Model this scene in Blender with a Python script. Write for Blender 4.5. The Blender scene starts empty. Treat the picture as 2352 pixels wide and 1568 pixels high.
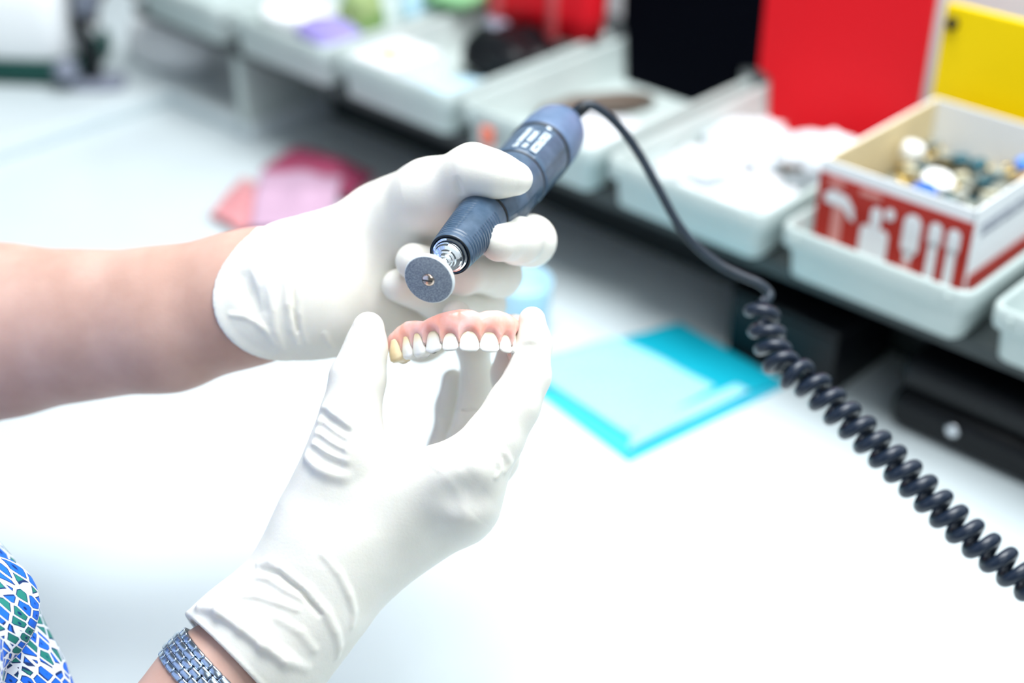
import bpy, bmesh, math, random
import numpy as np
from mathutils import Vector, Matrix

# ---------------------------------------------------------------- camera, light, exposure
SC = bpy.context.scene
COL = SC.collection
H = 1.28                      # camera height above the floor (m)
PITCH = math.radians(32)
FPX = 50.0 / 36.0 * 2352
cam_data = bpy.data.cameras.new('camera')
cam_data.lens = 50; cam_data.sensor_width = 36; cam_data.clip_start = 0.02
cam_data.dof.use_dof = True
cam_data.dof.focus_distance = 0.594
cam_data.dof.aperture_fstop = 3.2
cam = bpy.data.objects.new('camera', cam_data); COL.objects.link(cam)
cam.location = (0, 0, H); cam.rotation_euler = (math.radians(90) - PITCH, 0, 0)
SC.camera = cam

SC.view_settings.view_transform = 'Standard'
SC.view_settings.look = 'None'
SC.view_settings.gamma = 1
SC.view_settings.use_curve_mapping = False
SC.view_settings.exposure = 0.16

world = bpy.data.worlds.new('room_light'); SC.world = world
world.use_nodes = True
bgn = world.node_tree.nodes['Background']
bgn.inputs[0].default_value = (0.80, 0.93, 1.0, 1); bgn.inputs[1].default_value = 0.17

def area_light(name, loc, target, sx, sy, power, col):
    ld = bpy.data.lights.new(name, 'AREA'); ld.shape = 'RECTANGLE'
    ld.size = sx; ld.size_y = sy; ld.energy = power; ld.color = col
    o = bpy.data.objects.new(name, ld); COL.objects.link(o)
    o.location = loc
    d = Vector(target) - Vector(loc)
    o.rotation_euler = d.to_track_quat('-Z', 'Y').to_euler()
    return o
area_light('ceiling_light', (0.18, 0.68, H + 0.76), (0.08, 0.5, 0.75), 0.9, 0.7, 27, (0.945, 0.985, 1.0))
area_light('fill_light', (0.55, -0.9, H + 0.95), (-0.12, 0.5, 0.80), 1.5, 1.1, 12, (0.86, 0.94, 1.0))  # added fill from the camera side to lift the shadows, no real window

# ---------------------------------------------------------------- geometry helpers
_F = np.array([0, math.cos(PITCH), -math.sin(PITCH)])
_U = np.array([0, math.sin(PITCH), math.cos(PITCH)])
_X = np.array([1.0, 0, 0])
CAM = np.array([0, 0, H])
def ray(x, y): return _F + (x - 1176) / FPX * _X - (y - 784) / FPX * _U
def at(x, y, Z): return CAM + ray(x, y) * Z
YAW = math.radians(43.8)      # the bench runs diagonally through the room
RA = np.array([math.cos(YAW), -math.sin(YAW), 0]); DA = np.array([math.sin(YAW), math.cos(YAW), 0])
TOP = H - 0.53                # worktop height
def W(r, d, z): return Vector(RA * r + DA * d + np.array([0, 0, H + z]))

def link(o, parent=None):
    COL.objects.link(o)
    if parent is not None: o.parent = parent
    return o
def obj(name, me, mat=None, parent=None, smooth=True):
    if isinstance(me, bmesh.types.BMesh):
        bm = me; me = bpy.data.meshes.new(name)
        bmesh.ops.recalc_face_normals(bm, faces=bm.faces)
        bm.to_mesh(me); bm.free()
    if mat is not None:
        for m in (mat if isinstance(mat, (list, tuple)) else [mat]): me.materials.append(m)
    if smooth:
        me.polygons.foreach_set('use_smooth', [True] * len(me.polygons))
    return link(bpy.data.objects.new(name, me), parent)
def sharp(o, ang=35):
    me = o.data
    bm = bmesh.new(); bm.from_mesh(me)
    for e in bm.edges:
        if len(e.link_faces) == 2 and e.calc_face_angle(0) > math.radians(ang): e.smooth = False
    bm.to_mesh(me); bm.free(); return o
def tag(o, label=None, cat=None, group=None, kind=None):
    if label: o['label'] = label
    if cat: o['category'] = cat
    if group: o['group'] = group
    if kind: o['kind'] = kind
    return o
def empty(name, loc=(0, 0, 0), rot=(0, 0, 0), **k):
    o = bpy.data.objects.new(name, None); COL.objects.link(o)
    o.empty_display_size = 0.02
    o.location = loc; o.rotation_euler = rot
    return tag(o, **k)
def bench(o, r, d, z, rot=0.0):
    o.location = W(r, d, z); o.rotation_euler = (0, 0, -YAW + rot); return o

def rot_xyz(rx=0, ry=0, rz=0):
    return Matrix.Rotation(rz, 4, 'Z') @ Matrix.Rotation(ry, 4, 'Y') @ Matrix.Rotation(rx, 4, 'X')
def add_box(bm, cx, cy, cz, sx, sy, sz, bev=0.0, seg=2, M=None):
    r = bmesh.ops.create_cube(bm, size=1.0)
    vs = r['verts']
    bmesh.ops.scale(bm, vec=(sx, sy, sz), verts=vs)
    if bev > 0:
        es = list({e for v in vs for e in v.link_edges})
        rr = bmesh.ops.bevel(bm, geom=es, offset=bev, segments=seg, affect='EDGES', profile=0.5)
        vs = list(set(vs) & set(bm.verts)) + rr['verts']
        vs = list({v for v in vs if v.is_valid})
    bmesh.ops.translate(bm, vec=(cx, cy, cz), verts=vs)
    if M is not None: bmesh.ops.transform(bm, matrix=M, verts=vs)
    return vs
def box_bm(*a, **k):
    bm = bmesh.new(); add_box(bm, *a, **k); return bm
def rings_bm(rings, closed=True, cap0=True, cap1=True, bm=None):
    bm = bm or bmesh.new()
    vr = [[bm.verts.new(tuple(p)) for p in r] for r in rings]
    n = len(vr[0])
    for a, b in zip(vr[:-1], vr[1:]):
        for i in range(n if closed else n - 1):
            j = (i + 1) % n
            bm.faces.new((a[i], a[j], b[j], b[i]))
    if cap0: bm.faces.new(vr[0][::-1])
    if cap1: bm.faces.new(vr[-1])
    return bm
def revolve(prof, n=64, rf=None, bm=None, cap0=True, cap1=True):
    rings = []
    for z, r in prof:
        rings.append([((r if rf is None else rf(z, r, 2 * math.pi * i / n)) * math.cos(2 * math.pi * i / n),
                       (r if rf is None else rf(z, r, 2 * math.pi * i / n)) * math.sin(2 * math.pi * i / n), z) for i in range(n)])
    return rings_bm(rings, bm=bm, cap0=cap0, cap1=cap1)
def rrect(hx, hy, z, r, n=5, cx=0, cy=0):
    pts = []
    r = min(r, hx * .99, hy * .99)
    for k, (sx, sy) in enumerate(((1, 1), (-1, 1), (-1, -1), (1, -1))):
        for i in range(n):
            a = math.pi / 2 * (k + i / (n - 1))
            pts.append((cx + sx * (hx - r) + r * math.cos(a), cy + sy * (hy - r) + r * math.sin(a), z))
    return pts
def catmull(P, n):
    P = [np.array(p, float) for p in P]
    P = [2 * P[0] - P[1]] + P + [2 * P[-1] - P[-2]]
    out = []
    for i in range(1, len(P) - 2):
        for k in range(n):
            t = k / n
            out.append(0.5 * ((2 * P[i]) + (-P[i - 1] + P[i + 1]) * t + (2 * P[i - 1] - 5 * P[i] + 4 * P[i + 1] - P[i + 2]) * t * t
                              + (-P[i - 1] + 3 * P[i] - 3 * P[i + 1] + P[i + 2]) * t ** 3))
    out.append(P[-2]); return out
def tube_bm(path, rad, n=12, bm=None):
    path = [np.array(p, float) for p in path]
    rings = []; up = None
    for i, p in enumerate(path):
        t = path[min(i + 1, len(path) - 1)] - path[max(i - 1, 0)]
        t = t / (np.linalg.norm(t) + 1e-12)
        if up is None:
            up = np.cross(t, [0.31, 0.2, 0.93]); up /= np.linalg.norm(up)
        up = up - t * np.dot(up, t); up /= np.linalg.norm(up)
        b = np.cross(t, up)
        r = rad(i / (len(path) - 1)) if callable(rad) else rad
        rings.append([p + r * (math.cos(2 * math.pi * k / n) * up + math.sin(2 * math.pi * k / n) * b) for k in range(n)])
    return rings_bm(rings, bm=bm)

# ---------------------------------------------------------------- materials
def mat(name, col, rough=0.5, metal=0.0, sss=0.0, sss_rad=(1, .4, .2), sss_scale=0.004, spec=0.5, coat=0.0, trans=0.0, ior=1.45, sheen=0.0):
    m = bpy.data.materials.new(name); m.use_nodes = True
    b = m.node_tree.nodes['Principled BSDF']
    b.inputs['Base Color'].default_value = (*col, 1)
    b.inputs['Roughness'].default_value = rough; b.inputs['Metallic'].default_value = metal
    b.inputs['Subsurface Weight'].default_value = sss
    b.inputs['Subsurface Radius'].default_value = sss_rad; b.inputs['Subsurface Scale'].default_value = sss_scale
    b.inputs['Specular IOR Level'].default_value = spec
    b.inputs['Coat Weight'].default_value = coat; b.inputs['Coat Roughness'].default_value = 0.1
    b.inputs['Transmission Weight'].default_value = trans; b.inputs['IOR'].default_value = ior
    return m
def nodes(m): return m.node_tree.nodes, m.node_tree.links, m.node_tree.nodes['Principled BSDF']
def noise_tint(m, scale, c0, c1, lo=.35, hi=.65, detail=3, bump=0.0, bscale=None, bdist=0.0005):
    N, L, b = nodes(m)
    tc = N.new('ShaderNodeTexCoord')
    nz = N.new('ShaderNodeTexNoise'); nz.inputs['Scale'].default_value = scale; nz.inputs['Detail'].default_value = detail
    L.new(tc.outputs['Object'], nz.inputs['Vector'])
    cr = N.new('ShaderNodeValToRGB'); cr.color_ramp.elements[0].position = lo; cr.color_ramp.elements[1].position = hi
    cr.color_ramp.elements[0].color = (*c0, 1); cr.color_ramp.elements[1].color = (*c1, 1)
    L.new(nz.outputs['Fac'], cr.inputs[0]); L.new(cr.outputs[0], b.inputs['Base Color'])
    if bump:
        n2 = N.new('ShaderNodeTexNoise'); n2.inputs['Scale'].default_value = bscale or scale * 4; n2.inputs['Detail'].default_value = 4
        L.new(tc.outputs['Object'], n2.inputs['Vector'])
        bp = N.new('ShaderNodeBump'); bp.inputs['Strength'].default_value = bump; bp.inputs['Distance'].default_value = bdist
        L.new(n2.outputs['Fac'], bp.inputs['Height']); L.new(bp.outputs[0], b.inputs['Normal'])
    return m
M_glove = noise_tint(mat('latex_glove', (.74, .71, .64), .42, sss=.30, sss_rad=(1, .66, .42), sss_scale=.0028, spec=.35), 60,
                     (.80, .775, .70), (.84, .815, .75), bump=.25, bscale=700, bdist=.0003)
M_skin = noise_tint(mat('skin', (.78, .5, .40), .5, sss=.3, sss_rad=(1, .35, .2), sss_scale=.004, spec=.35), 40,
                    (.50, .305, .245), (.58, .37, .305), bump=.2, bscale=500, bdist=.0004)
M_hair = mat('hair', (.03, .018, .012), .5)
M_bench = noise_tint(mat('white_laminate', (.86, .9, .9), .33), 8, (.65, .72, .745), (.69, .76, .78))
M_riser = mat('grey_riser_laminate', (.025, .035, .037), .5)
M_shelf = mat('shelf_laminate', (.035, .045, .047), .5)
M_tray = noise_tint(mat('tray_plastic', (.66, .76, .73), .45, spec=.4), 20, (.50, .58, .565), (.55, .62, .60))
M_wall = noise_tint(mat('wall_paint', (.80, .83, .85), .8), 3, (.78, .81, .83), (.83, .85, .87))
M_floor = noise_tint(mat('floor_vinyl', (.45, .47, .48), .5), 12, (.4, .42, .43), (.5, .52, .53))
M_black = mat('black_plastic', (.004, .005, .007), .42, spec=.3)
M_blacksheet = mat('black_sheet', (.001, .0015, .004), .9, spec=.05)
M_red = mat('red_sheet', (.80, .003, .012), .55, spec=.3)
M_yellow = mat('yellow_sheet', (.95, .68, .0), .6, spec=.2)
M_redbag = mat('red_bag', (.80, .004, .015), .5, spec=.3)
M_pinkstripe = mat('pale_red_strap', (.85, .12, .13), .5)
M_steel = mat('steel', (.72, .74, .78), .18, metal=1)
M_chrome = mat('chrome', (.80, .82, .85), .07, metal=1)
M_white = mat('white_plastic', (.9, .92, .93), .4)
M_paper = noise_tint(mat('white_paper', (.93, .94, .95), .7), 25, (.68, .72, .76), (.74, .77, .80))
M_cyan = mat('cyan_sheet', (.05, .60, .78), .5, sss=.15, sss_scale=.003)
M_cyanlight = mat('pale_cyan_sheet', (.36, .80, .93), .45, sss=.2, sss_scale=.003)
M_cyandark = mat('deep_cyan_sheet', (.0, .42, .56), .5)
M_salmon = mat('salmon_wax', (.74, .31, .33), .45, sss=.2, sss_scale=.003)
M_magenta = mat('magenta_wax', (.40, .065, .14), .45, sss=.1, sss_scale=.003)
M_palepink = mat('pale_pink_film', (.62, .40, .54), .4)
M_card = mat('white_card', (.86, .88, .90), .65)
M_kraft = mat('cream_card', (.80, .66, .40), .75)
M_cardred = noise_tint(mat('red_print', (.50, .030, .008), .5), 60, (.40, .012, .004), (.46, .018, .006))
M_cardpale = mat('pale_red_print', (.72, .30, .27), .55)
M_darkgreen = mat('dark_green_rubber', (.0, .05, .04), .5)
M_palegrey = mat('grey_plastic', (.24, .26, .33), .4)
M_brown = mat('brown_grey', (.12, .09, .07), .5)
M_lime = mat('lime_label', (.55, .85, .12), .6)
M_peach = mat('peach_border', (.85, .72, .62), .6)
M_orange = mat('orange_red_label', (.88, .22, .14), .6)
M_purple = mat('purple_film', (.32, .27, .62), .5)
M_green = noise_tint(mat('green_leaf_print', (.25, .40, .12), .6), 70, (.20, .36, .10), (.45, .55, .25))
M_greenp = mat('green_print', (.30, .62, .30), .6)
M_skyblue = mat('blue_film', (.05, .45, .80), .5)
M_iceblue = mat('ice_blue_plastic', (.52, .78, .92), .4)

# ---------------------------------------------------------------- implicit-surface modelling kit
def smin(a, b, k):
    h = np.maximum(k - np.abs(a - b), 0) / k
    return np.minimum(a, b) - h * h * k * .25
def smax(a, b, k): return -smin(-a, -b, k)
def seg(P, a, ra, b, rb):
    ba = b - a
    h = np.clip(((P - a) @ ba) / max(float(ba @ ba), 1e-12), 0, 1)
    return np.linalg.norm(P - a - h[:, None] * ba, axis=1) - (ra + (rb - ra) * h)
def chain(pts, k=.003):
    """pts: (px, py, Z, radius in px at that Z) joints of one finger / limb"""
    J = [(at(x, y, Z).astype(np.float32), r * Z / FPX) for x, y, Z, r in pts]
    def f(P):
        d = None
        for (a, ra), (b, rb) in zip(J[:-1], J[1:]):
            e = seg(P, a, ra, b, rb)
            d = e if d is None else smin(d, e, k)
        return d
    f.lo = np.min([a - r for a, r in J], axis=0); f.hi = np.max([a + r for a, r in J], axis=0)
    return f
def wchain(pts, k=.01):
    J = [(np.array(p, np.float32), r) for p, r in pts]
    def f(P):
        d = None
        for (a, ra), (b, rb) in zip(J[:-1], J[1:]):
            e = seg(P, a, ra, b, rb)
            d = e if d is None else smin(d, e, k)
        return d
    return f
def ellipsoid(c, r, M=None):
    c = np.array(c, np.float32); r = np.array(r, np.float32)
    def f(P):
        q = P - c
        if M is not None: q = q @ M
        k0 = np.linalg.norm(q / r, axis=1); k1 = np.linalg.norm(q / (r * r), axis=1)
        return k0 * (k0 - 1) / np.maximum(k1, 1e-6)
    return f
def hit(f, x, y, Z0=.5, Z1=.85):
    """nearest point of the surface seen from the front at this direction"""
    t = np.linspace(Z0, Z1, 700)
    P = (CAM + ray(x, y) * t[:, None]).astype(np.float32)
    v = f(P)
    i = int(np.argmax(v < 0))
    if v[i] >= 0: i = int(np.argmin(v))
    return P[i]
def polyline_dist(P, pts, rad):
    d = None
    for i in range(len(pts) - 1):
        e = seg(P, pts[i], rad[i], pts[i + 1], rad[i + 1])
        d = e if d is None else np.minimum(d, e)
    return d
def folds(base, ridges=(), grooves=()):
    """raised latex folds and pressed creases laid along the surface of a base shape"""
    R_ = []; G_ = []
    for src, dst, sgn in ((ridges, R_, 1), (grooves, G_, -1)):
        for pts, r, sink, k in src:
            P = [hit(base, x, y) for x, y in pts]
            P = [p + np.array(_F, np.float32) * sink * sgn for p in P]
            n = len(P)
            rad = [max(r * math.sin(math.pi * (i + .35) / (n - .3)) ** .5, r * .25) for i in range(n)]
            lo = np.min(P, axis=0) - r - k - .003; hi = np.max(P, axis=0) + r + k + .003
            dst.append((P, rad, k, lo, hi))
    def f(Q):
        d = base(Q)
        for dst, up in ((R_, True), (G_, False)):
            for P, rad, k, lo, hi in dst:
                m = np.all((Q > lo) & (Q < hi), axis=1)
                if not m.any(): continue
                e = polyline_dist(Q[m], P, rad)
                d[m] = smin(d[m], e, k) if up else smax(d[m], -e, k)
        return d
    return f
def mesh_field(f, lo, hi, h, name):
    lo = np.array(lo, np.float32); hi = np.array(hi, np.float32)
    s = 4
    nc = np.ceil((hi - lo) / (h * s)).astype(int)
    n = nc * s
    cx = [lo[i] + (np.arange(nc[i], dtype=np.float32) + .5) * h * s - h * .5 for i in range(3)]
    G = np.stack(np.meshgrid(*cx, indexing='ij'), -1).reshape(-1, 3)
    def ev(P):
        out = np.empty(len(P), np.float32)
        for i in range(0, len(P), 200000): out[i:i + 200000] = f(P[i:i + 200000])
        return out
    Vc = ev(G).reshape(nc)
    V = np.repeat(np.repeat(np.repeat(Vc, s, 0), s, 1), s, 2)
    m = np.abs(V) < h * s * 1.35 + h * 2
    idx = np.argwhere(m)
    V[m] = ev((lo + idx * np.float32(h)).astype(np.float32))
    ins = V < 0
    c = np.zeros(np.array(V.shape) - 1, np.int8)
    for dx in (0, 1):
        for dy in (0, 1):
            for dz in (0, 1):
                c += ins[dx:V.shape[0] - 1 + dx, dy:V.shape[1] - 1 + dy, dz:V.shape[2] - 1 + dz]
    act = (c > 0) & (c < 8)
    cells = np.argwhere(act)
    ids = -np.ones(act.shape, np.int64); ids[act] = np.arange(len(cells))
    acc = np.zeros((len(cells), 3)); cnt = np.zeros(len(cells))
    cor = [(a, b, e) for a in (0, 1) for b in (0, 1) for e in (0, 1)]
    for a in cor:
        for ax in range(3):
            if a[ax]: continue
            b = list(a); b[ax] = 1
            va = V[tuple((cells + a).T)]; vb = V[tuple((cells + b).T)]
            x = (va < 0) != (vb < 0)
            t = va[x] / (va[x] - vb[x])
            p = cells[x] + np.array(a, float); p[:, ax] += t
            acc[x] += p; cnt[x] += 1
    verts = (lo + (acc / cnt[:, None]) * h).astype(np.float32)
    quads = []
    for ax in range(3):
        o1, o2 = [(1, 2), (2, 0), (0, 1)][ax]
        sl_a = [slice(1, -1)] * 3; sl_b = [slice(1, -1)] * 3
        sl_a[ax] = slice(0, -1); sl_b[ax] = slice(1, None)
        A = ins[tuple(sl_a)]; B = ins[tuple(sl_b)]
        x = np.argwhere(A != B)
        off = np.array([1, 1, 1]); off[ax] = 0
        e = x + off
        flip = A[tuple(x.T)]
        d1 = np.zeros(3, int); d1[o1] = 1; d2 = np.zeros(3, int); d2[o2] = 1
        q = np.stack([ids[tuple((e - d1 - d2).T)], ids[tuple((e - d2).T)], ids[tuple(e.T)], ids[tuple((e - d1).T)]], 1)
        q[~flip] = q[~flip][:, ::-1]
        quads.append(q)
    quads = np.concatenate(quads)
    quads = quads[(quads >= 0).all(1)]
    eps = h * .4
    for it in range(2):
        v0 = ev(verts); g = np.zeros_like(verts)
        for ax in range(3):
            d = np.zeros(3, np.float32); d[ax] = eps
            g[:, ax] = (ev(verts + d) - ev(verts - d)) / (2 * eps)
        g2 = np.maximum((g * g).sum(1), .2)
        st = np.clip(v0 / g2, -h, h)
        verts = verts - g * st[:, None]
    me = bpy.data.meshes.new(name)
    me.vertices.add(len(verts)); me.vertices.foreach_set('co', verts.ravel())
    me.loops.add(len(quads) * 4); me.loops.foreach_set('vertex_index', quads.ravel().astype(np.int32))
    me.polygons.add(len(quads)); me.polygons.foreach_set('loop_start', (np.arange(len(quads)) * 4).astype(np.int32))
    me.polygons.foreach_set('loop_total', np.full(len(quads), 4, np.int32))
    me.update(calc_edges=True); me.validate()
    return me
def fmin(*fs):
    return lambda P: np.minimum.reduce([f(P) for f in fs])
#==PART2==
# ---------------------------------------------------------------- the room and the bench
from mathutils import noise as mnoise
def struct(name, bm, m): return tag(obj(name, bm, m, smooth=False), kind='structure')
o = struct('floor', box_bm(0, 0, -.025, 5, 5, .05), M_floor); bench(o, -.2, -.2, -H)
o = struct('wall_back', box_bm(0, .03, 1.2, 4.4, .06, 2.4), M_wall); bench(o, -.4, 1.02, -H)

wb = bench(empty('workbench'), 0, 0, -H)
tag(wb, 'white laminate workbench with a raised back-left slab, under the two gloved hands', 'workbench')
obj('worktop', box_bm(-.35, .6175, H - .53 - .015, 3.0, .805, .03, .002), M_bench, wb, smooth=False)
bm = bmesh.new()
add_box(bm, -1.485, .5975, TOP + .008, .73, .835, .016, .004)
add_box(bm, -1.0575, .855, TOP + .008, .125, .32, .016, .004)
obj('raised_slab', bm, M_bench, wb, smooth=False)
for x in (-1.8, 1.1):
    for y in (.24, .96):
        obj('leg', box_bm(x, y, (TOP - .03) / 2, .05, .05, TOP - .03, .003), M_shelf, wb, smooth=False)
sh = bench(empty('bench_shelf'), 0, 0, -.53)
tag(sh, 'low dark-backed shelf along the back of the bench carrying the row of trays', 'shelf')
obj('board', box_bm(-.39, .845, .0815, 1.56, .29, .011, .001), M_shelf, sh, smooth=False)
obj('riser', box_bm(-.306, .790, .038, 1.36, .012, .076), M_riser, sh, smooth=False)
obj('end_panel', box_bm(-1.004, .77, .046, .012, .15, .060, .001), M_tray, sh, smooth=False)
obj('end_panel', box_bm(.38, .77, .038, .012, .15, .076, .001), M_tray, sh, smooth=False)

# ---- storage trays
def tray_bm():
    hx, L = .0655, .195
    def R_(ix, z, r): return rrect(hx - ix, L / 2 - ix, z, r, 5, 0, L / 2)
    rings = [R_(.0085, 0, .006), R_(.006, .002, .008), R_(.0045, .021, .009), R_(.0005, .023, .010), R_(0, .025, .010),
             R_(0, .0345, .010), R_(.0008, .0362, .010), R_(.002, .037, .010), R_(.0035, .0362, .008), R_(.0042, .033, .008),
             R_(.0075, .006, .006), R_(.010, .003, .005)]
    return rings_bm(rings)
def slot_bm():
    bm = bmesh.new()
    for s in (-1, 1): pass
    return bm
tray_mesh = None
trays = []
tray_info = [(-.2175, 'pale grey plastic tray cut off by the right edge, holding a white roll'),
             (-.360, 'pale grey plastic tray holding the red and white cardboard box'),
             (-.5025, 'pale grey plastic tray full of crumpled white paper'),
             (-.645, 'pale grey plastic tray partly behind the rear end of the handpiece'),
             (-.7875, 'pale grey plastic tray with a black pouch and a lime-labelled carton inside'),
             (-.930, 'pale grey plastic tray above the dark gap under the shelf, holding a white dish'),
             (-1.0725, 'pale grey plastic tray at the left end of the row')]
for i, (r, lab) in enumerate(tray_info):
    if i == 0:
        root = empty('storage_tray'); b = obj('tray_body', tray_bm(), M_tray, root)
        sharp(b, 50)
        for s in (-1, 1): obj('front_rib', box_bm(s * .052, -.0006, .029, .003, .0022, .008, .0008), M_tray, root)
    else:
        s0 = trays[0]; root = s0.copy(); COL.objects.link(root)
        for ch in s0.children:
            c = ch.copy(); COL.objects.link(c); c.parent = root
    trays.append(root); bench(root, r, .682, -.442)
    tag(root, lab, 'tray', 'storage trays in a row along the shelf')
TZ = -.442 + .003
def tray_part(i, name, bm, m): return obj(name, bm, m, trays[i])
tray_part(3, 'sticker', box_bm(-.033, -.0012, .018, .011, .004, .014, .0008), M_orange)['label'] = 'small orange-red sticker'

# ---- coloured sheets standing at the back of three trays
def panel(r, w, h, m, lab, low=0.0, name='plastic_board'):
    root = bench(empty(name), r, .866, TZ, 0)
    tag(root, lab, 'panel', 'coloured panels standing in the back of the trays')
    P = [(low - .053, 0), (low + .053, 0), (low + .056, .041), (w / 2, .045), (w / 2, h), (-w / 2, h), (-w / 2, .045), (low - .056, .041)]
    obj('sheet', rings_bm([[(x, -.0025, z) for x, z in P], [(x, .0025, z) for x, z in P]]), m, root, smooth=False)
    return root
panel(-.6375, .133, .30, M_blacksheet, 'tall black panel standing in the tray behind the handpiece cable', -.0075)
panel(-.5040, .133, .30, M_red, 'tall plain red panel standing behind the crumpled papers')
yp = panel(-.3640, .128, .129, M_yellow, 'short yellow panel with a dark pin, behind the red and white box', .004)
pin = obj('pin', revolve([(0, .001), (.0005, .0042), (.002, .0045), (.004, .003), (.0045, .001)], 20), M_black, yp)
pin.location = (-.0575, -.0025, .117); pin.rotation_euler = (math.pi / 2, 0, 0)
pin['label'] = 'dark round pin near the top left corner'

# ---- red and white cardboard box
BW, BD, BH = .104, .136, .071
pb = bench(empty('cardboard_box'), -.365, .711, TZ)
tag(pb, 'open red and white cardboard box with white tool pictures, full of small caps', 'box')
t = .0016
bm = bmesh.new()
add_box(bm, 0, BD / 2, .001, BW, BD, .002)
add_box(bm, 0, t / 2, BH / 2, BW, t, BH, .0004)
add_box(bm, 0, BD - t / 2, BH / 2, BW, t, BH, .0004)
add_box(bm, BW / 2 - t / 2, BD / 2, BH / 2, t, BD, BH, .0004)
add_box(bm, -BW / 2 + t / 2, BD / 2, BH / 2, t, BD, BH, .0004)
obj('box_body', bm, M_card, pb, smooth=False)
obj('left_lining', box_bm(-BW / 2 + t + .0006, BD / 2, BH / 2, .0012, BD - 2 * t, BH - .001), M_kraft, pb, smooth=False)['label'] = 'cream inner left side'
obj('front_print', box_bm(0, -.0002, (BH - .0085) / 2, BW + .0004, .0008, BH - .0085), M_cardred, pb, smooth=False)['label'] = 'red printed front'
obj('side_print', box_bm(BW / 2 + .0002, BD / 2, .013, .0008, BD * .93, .026), M_cardred, pb, smooth=False)['label'] = 'red band low on the right side'
def uv(u, v): return (-BW / 2 + u * BW, BH * (1 - v))
def flat(poly, y, th, m, name, parent, label=None):
    bm = rings_bm([[(x, y, z) for x, z in poly], [(x, y - th, z) for x, z in poly]])
    o = obj(name, bm, m, parent, smooth=False)
    if label: o['label'] = label
    return o
def rr2(u0, u1, v0, v1, r=.003):
    x0, z1 = uv(u0, v0); x1, z0 = uv(u1, v1)
    return [((x0 + x1) / 2 + p[0], (z0 + z1) / 2 + p[1]) for p in rrect((x1 - x0) / 2, (z1 - z0) / 2, 0, r)]
def dec(lst, m, name, label):
    bm = bmesh.new()
    for poly in lst: rings_bm([[(x, -.0004, z) for x, z in poly], [(x, -.0009, z) for x, z in poly]], bm=bm)
    o = obj(name, bm, m, pb, smooth=False); o['label'] = label
dec([[uv(.05, .30), uv(.055, .38), uv(.12, .39), uv(.19, .39), uv(.235, .47), uv(.265, .48), uv(.25, .36), uv(.20, .27), uv(.10, .25)]], M_card, 'hammer_picture', 'white hammer head picture')
dec([rr2(.115, .185, .38, .84, .003)], M_cardpale, 'hammer_handle_picture', 'pale red hammer handle picture')
dec([rr2(.315, .50, .46, .90, .004), rr2(.37, .44, .27, .47, .004), rr2(.46, .52, .24, .35, .004)], M_card, 'bottle_picture', 'white bottle picture')
dec([rr2(.585, .695, .22, .60, .006), [uv(.605, .55), uv(.675, .55), uv(.65, .68), uv(.62, .68)]], M_card, 'brush_picture', 'white brush head picture')
dec([rr2(.60, .665, .66, .96, .003)], M_cardpale, 'brush_handle_picture', 'pale red brush handle picture')
dec([rr2(.745, .825, .22, .45, .004), rr2(.757, .812, .40, .80, .001), rr2(.862, .94, .22, .45, .004), rr2(.873, .928, .40, .80, .001), rr2(.715, .95, .78, .90, .003)], M_card, 'tube_picture', 'white picture of two tubes on a bar')
for q in (rr2(.07, .17, .15, .21, .001), rr2(.28, .42, .15, .20, .001), rr2(.07, .27, .90, .96, .001), rr2(.33, .56, .955, .985, .0005), rr2(.68, .93, .93, .985, .001)): dec([q], M_cardpale, 'caption_print', 'pale red caption line')
bm = bmesh.new(); rnd = random.Random(5)
for k in range(2):
    y = .012
    while y < .075:
        w = rnd.uniform(.002, .006); add_box(bm, BW / 2 + .0003, y, BH * (.80 - .07 * k), .0006, w, .0028); y += w + .0015
obj('side_caption', bm, M_palegrey, pb, smooth=False)['label'] = 'thin grey lettering on the white side'

# ---- small caps and rings heaped in the box
def cap_bm(r, h, ring=False):
    if ring: return revolve([(0, r * .55), (h * .1, r * .9), (h * .5, r), (h * .9, r * .9), (h, r * .55), (h * .5, r * .45), (0, r * .55)], 20, cap0=False, cap1=False)
    return revolve([(0, r * .75), (h * .08, r * .95), (h * .7, r), (h * .92, r * .93), (h, r * .7), (h * .97, r * .35)], 20)
kinds = [
    ('metal_ring', cap_bm(.0062, .003, True), mat('brass', (.62, .45, .16), .3, metal=.8), 'small dull brass ring heaped in the cardboard box', 'ring', 'brass rings in the box', 34),
    ('small_cap', cap_bm(.0058, .0045), mat('dark_teal_cap', (.02, .10, .13), .4), 'small dark teal cap heaped in the cardboard box', 'cap', 'dark teal caps in the box', 30),
    ('small_cap', cap_bm(.0055, .005), mat('grey_cap', (.30, .32, .28), .35), 'small grey-green cap heaped in the cardboard box', 'cap', 'grey caps in the box', 34),
    ('small_cap', cap_bm(.0052, .004), mat('cream_cap', (.74, .72, .55), .4), 'small cream cap heaped in the cardboard box', 'cap', 'cream caps in the box', 9),
]
rnd = random.Random(11)
spots = []
def put(o, x, y, z, tilt=.5):
    o.location = W(-.365 + x, .711 + y, TZ + z)
    o.rotation_euler = (rnd.uniform(-tilt, tilt), rnd.uniform(-tilt, tilt), rnd.uniform(0, 6))
heap = [(x, y, lv) for lv in range(3) for x in np.arange(-.042, .044, .0135) for y in np.arange(.010, .128, .0130)]
rnd.shuffle(heap)
big = [(-.014, .062), (-.017, .040), (.018, .100), (.034, .083), (-.036, .065), (-.030, .060), (.020, .030)]
hi = 0
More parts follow.
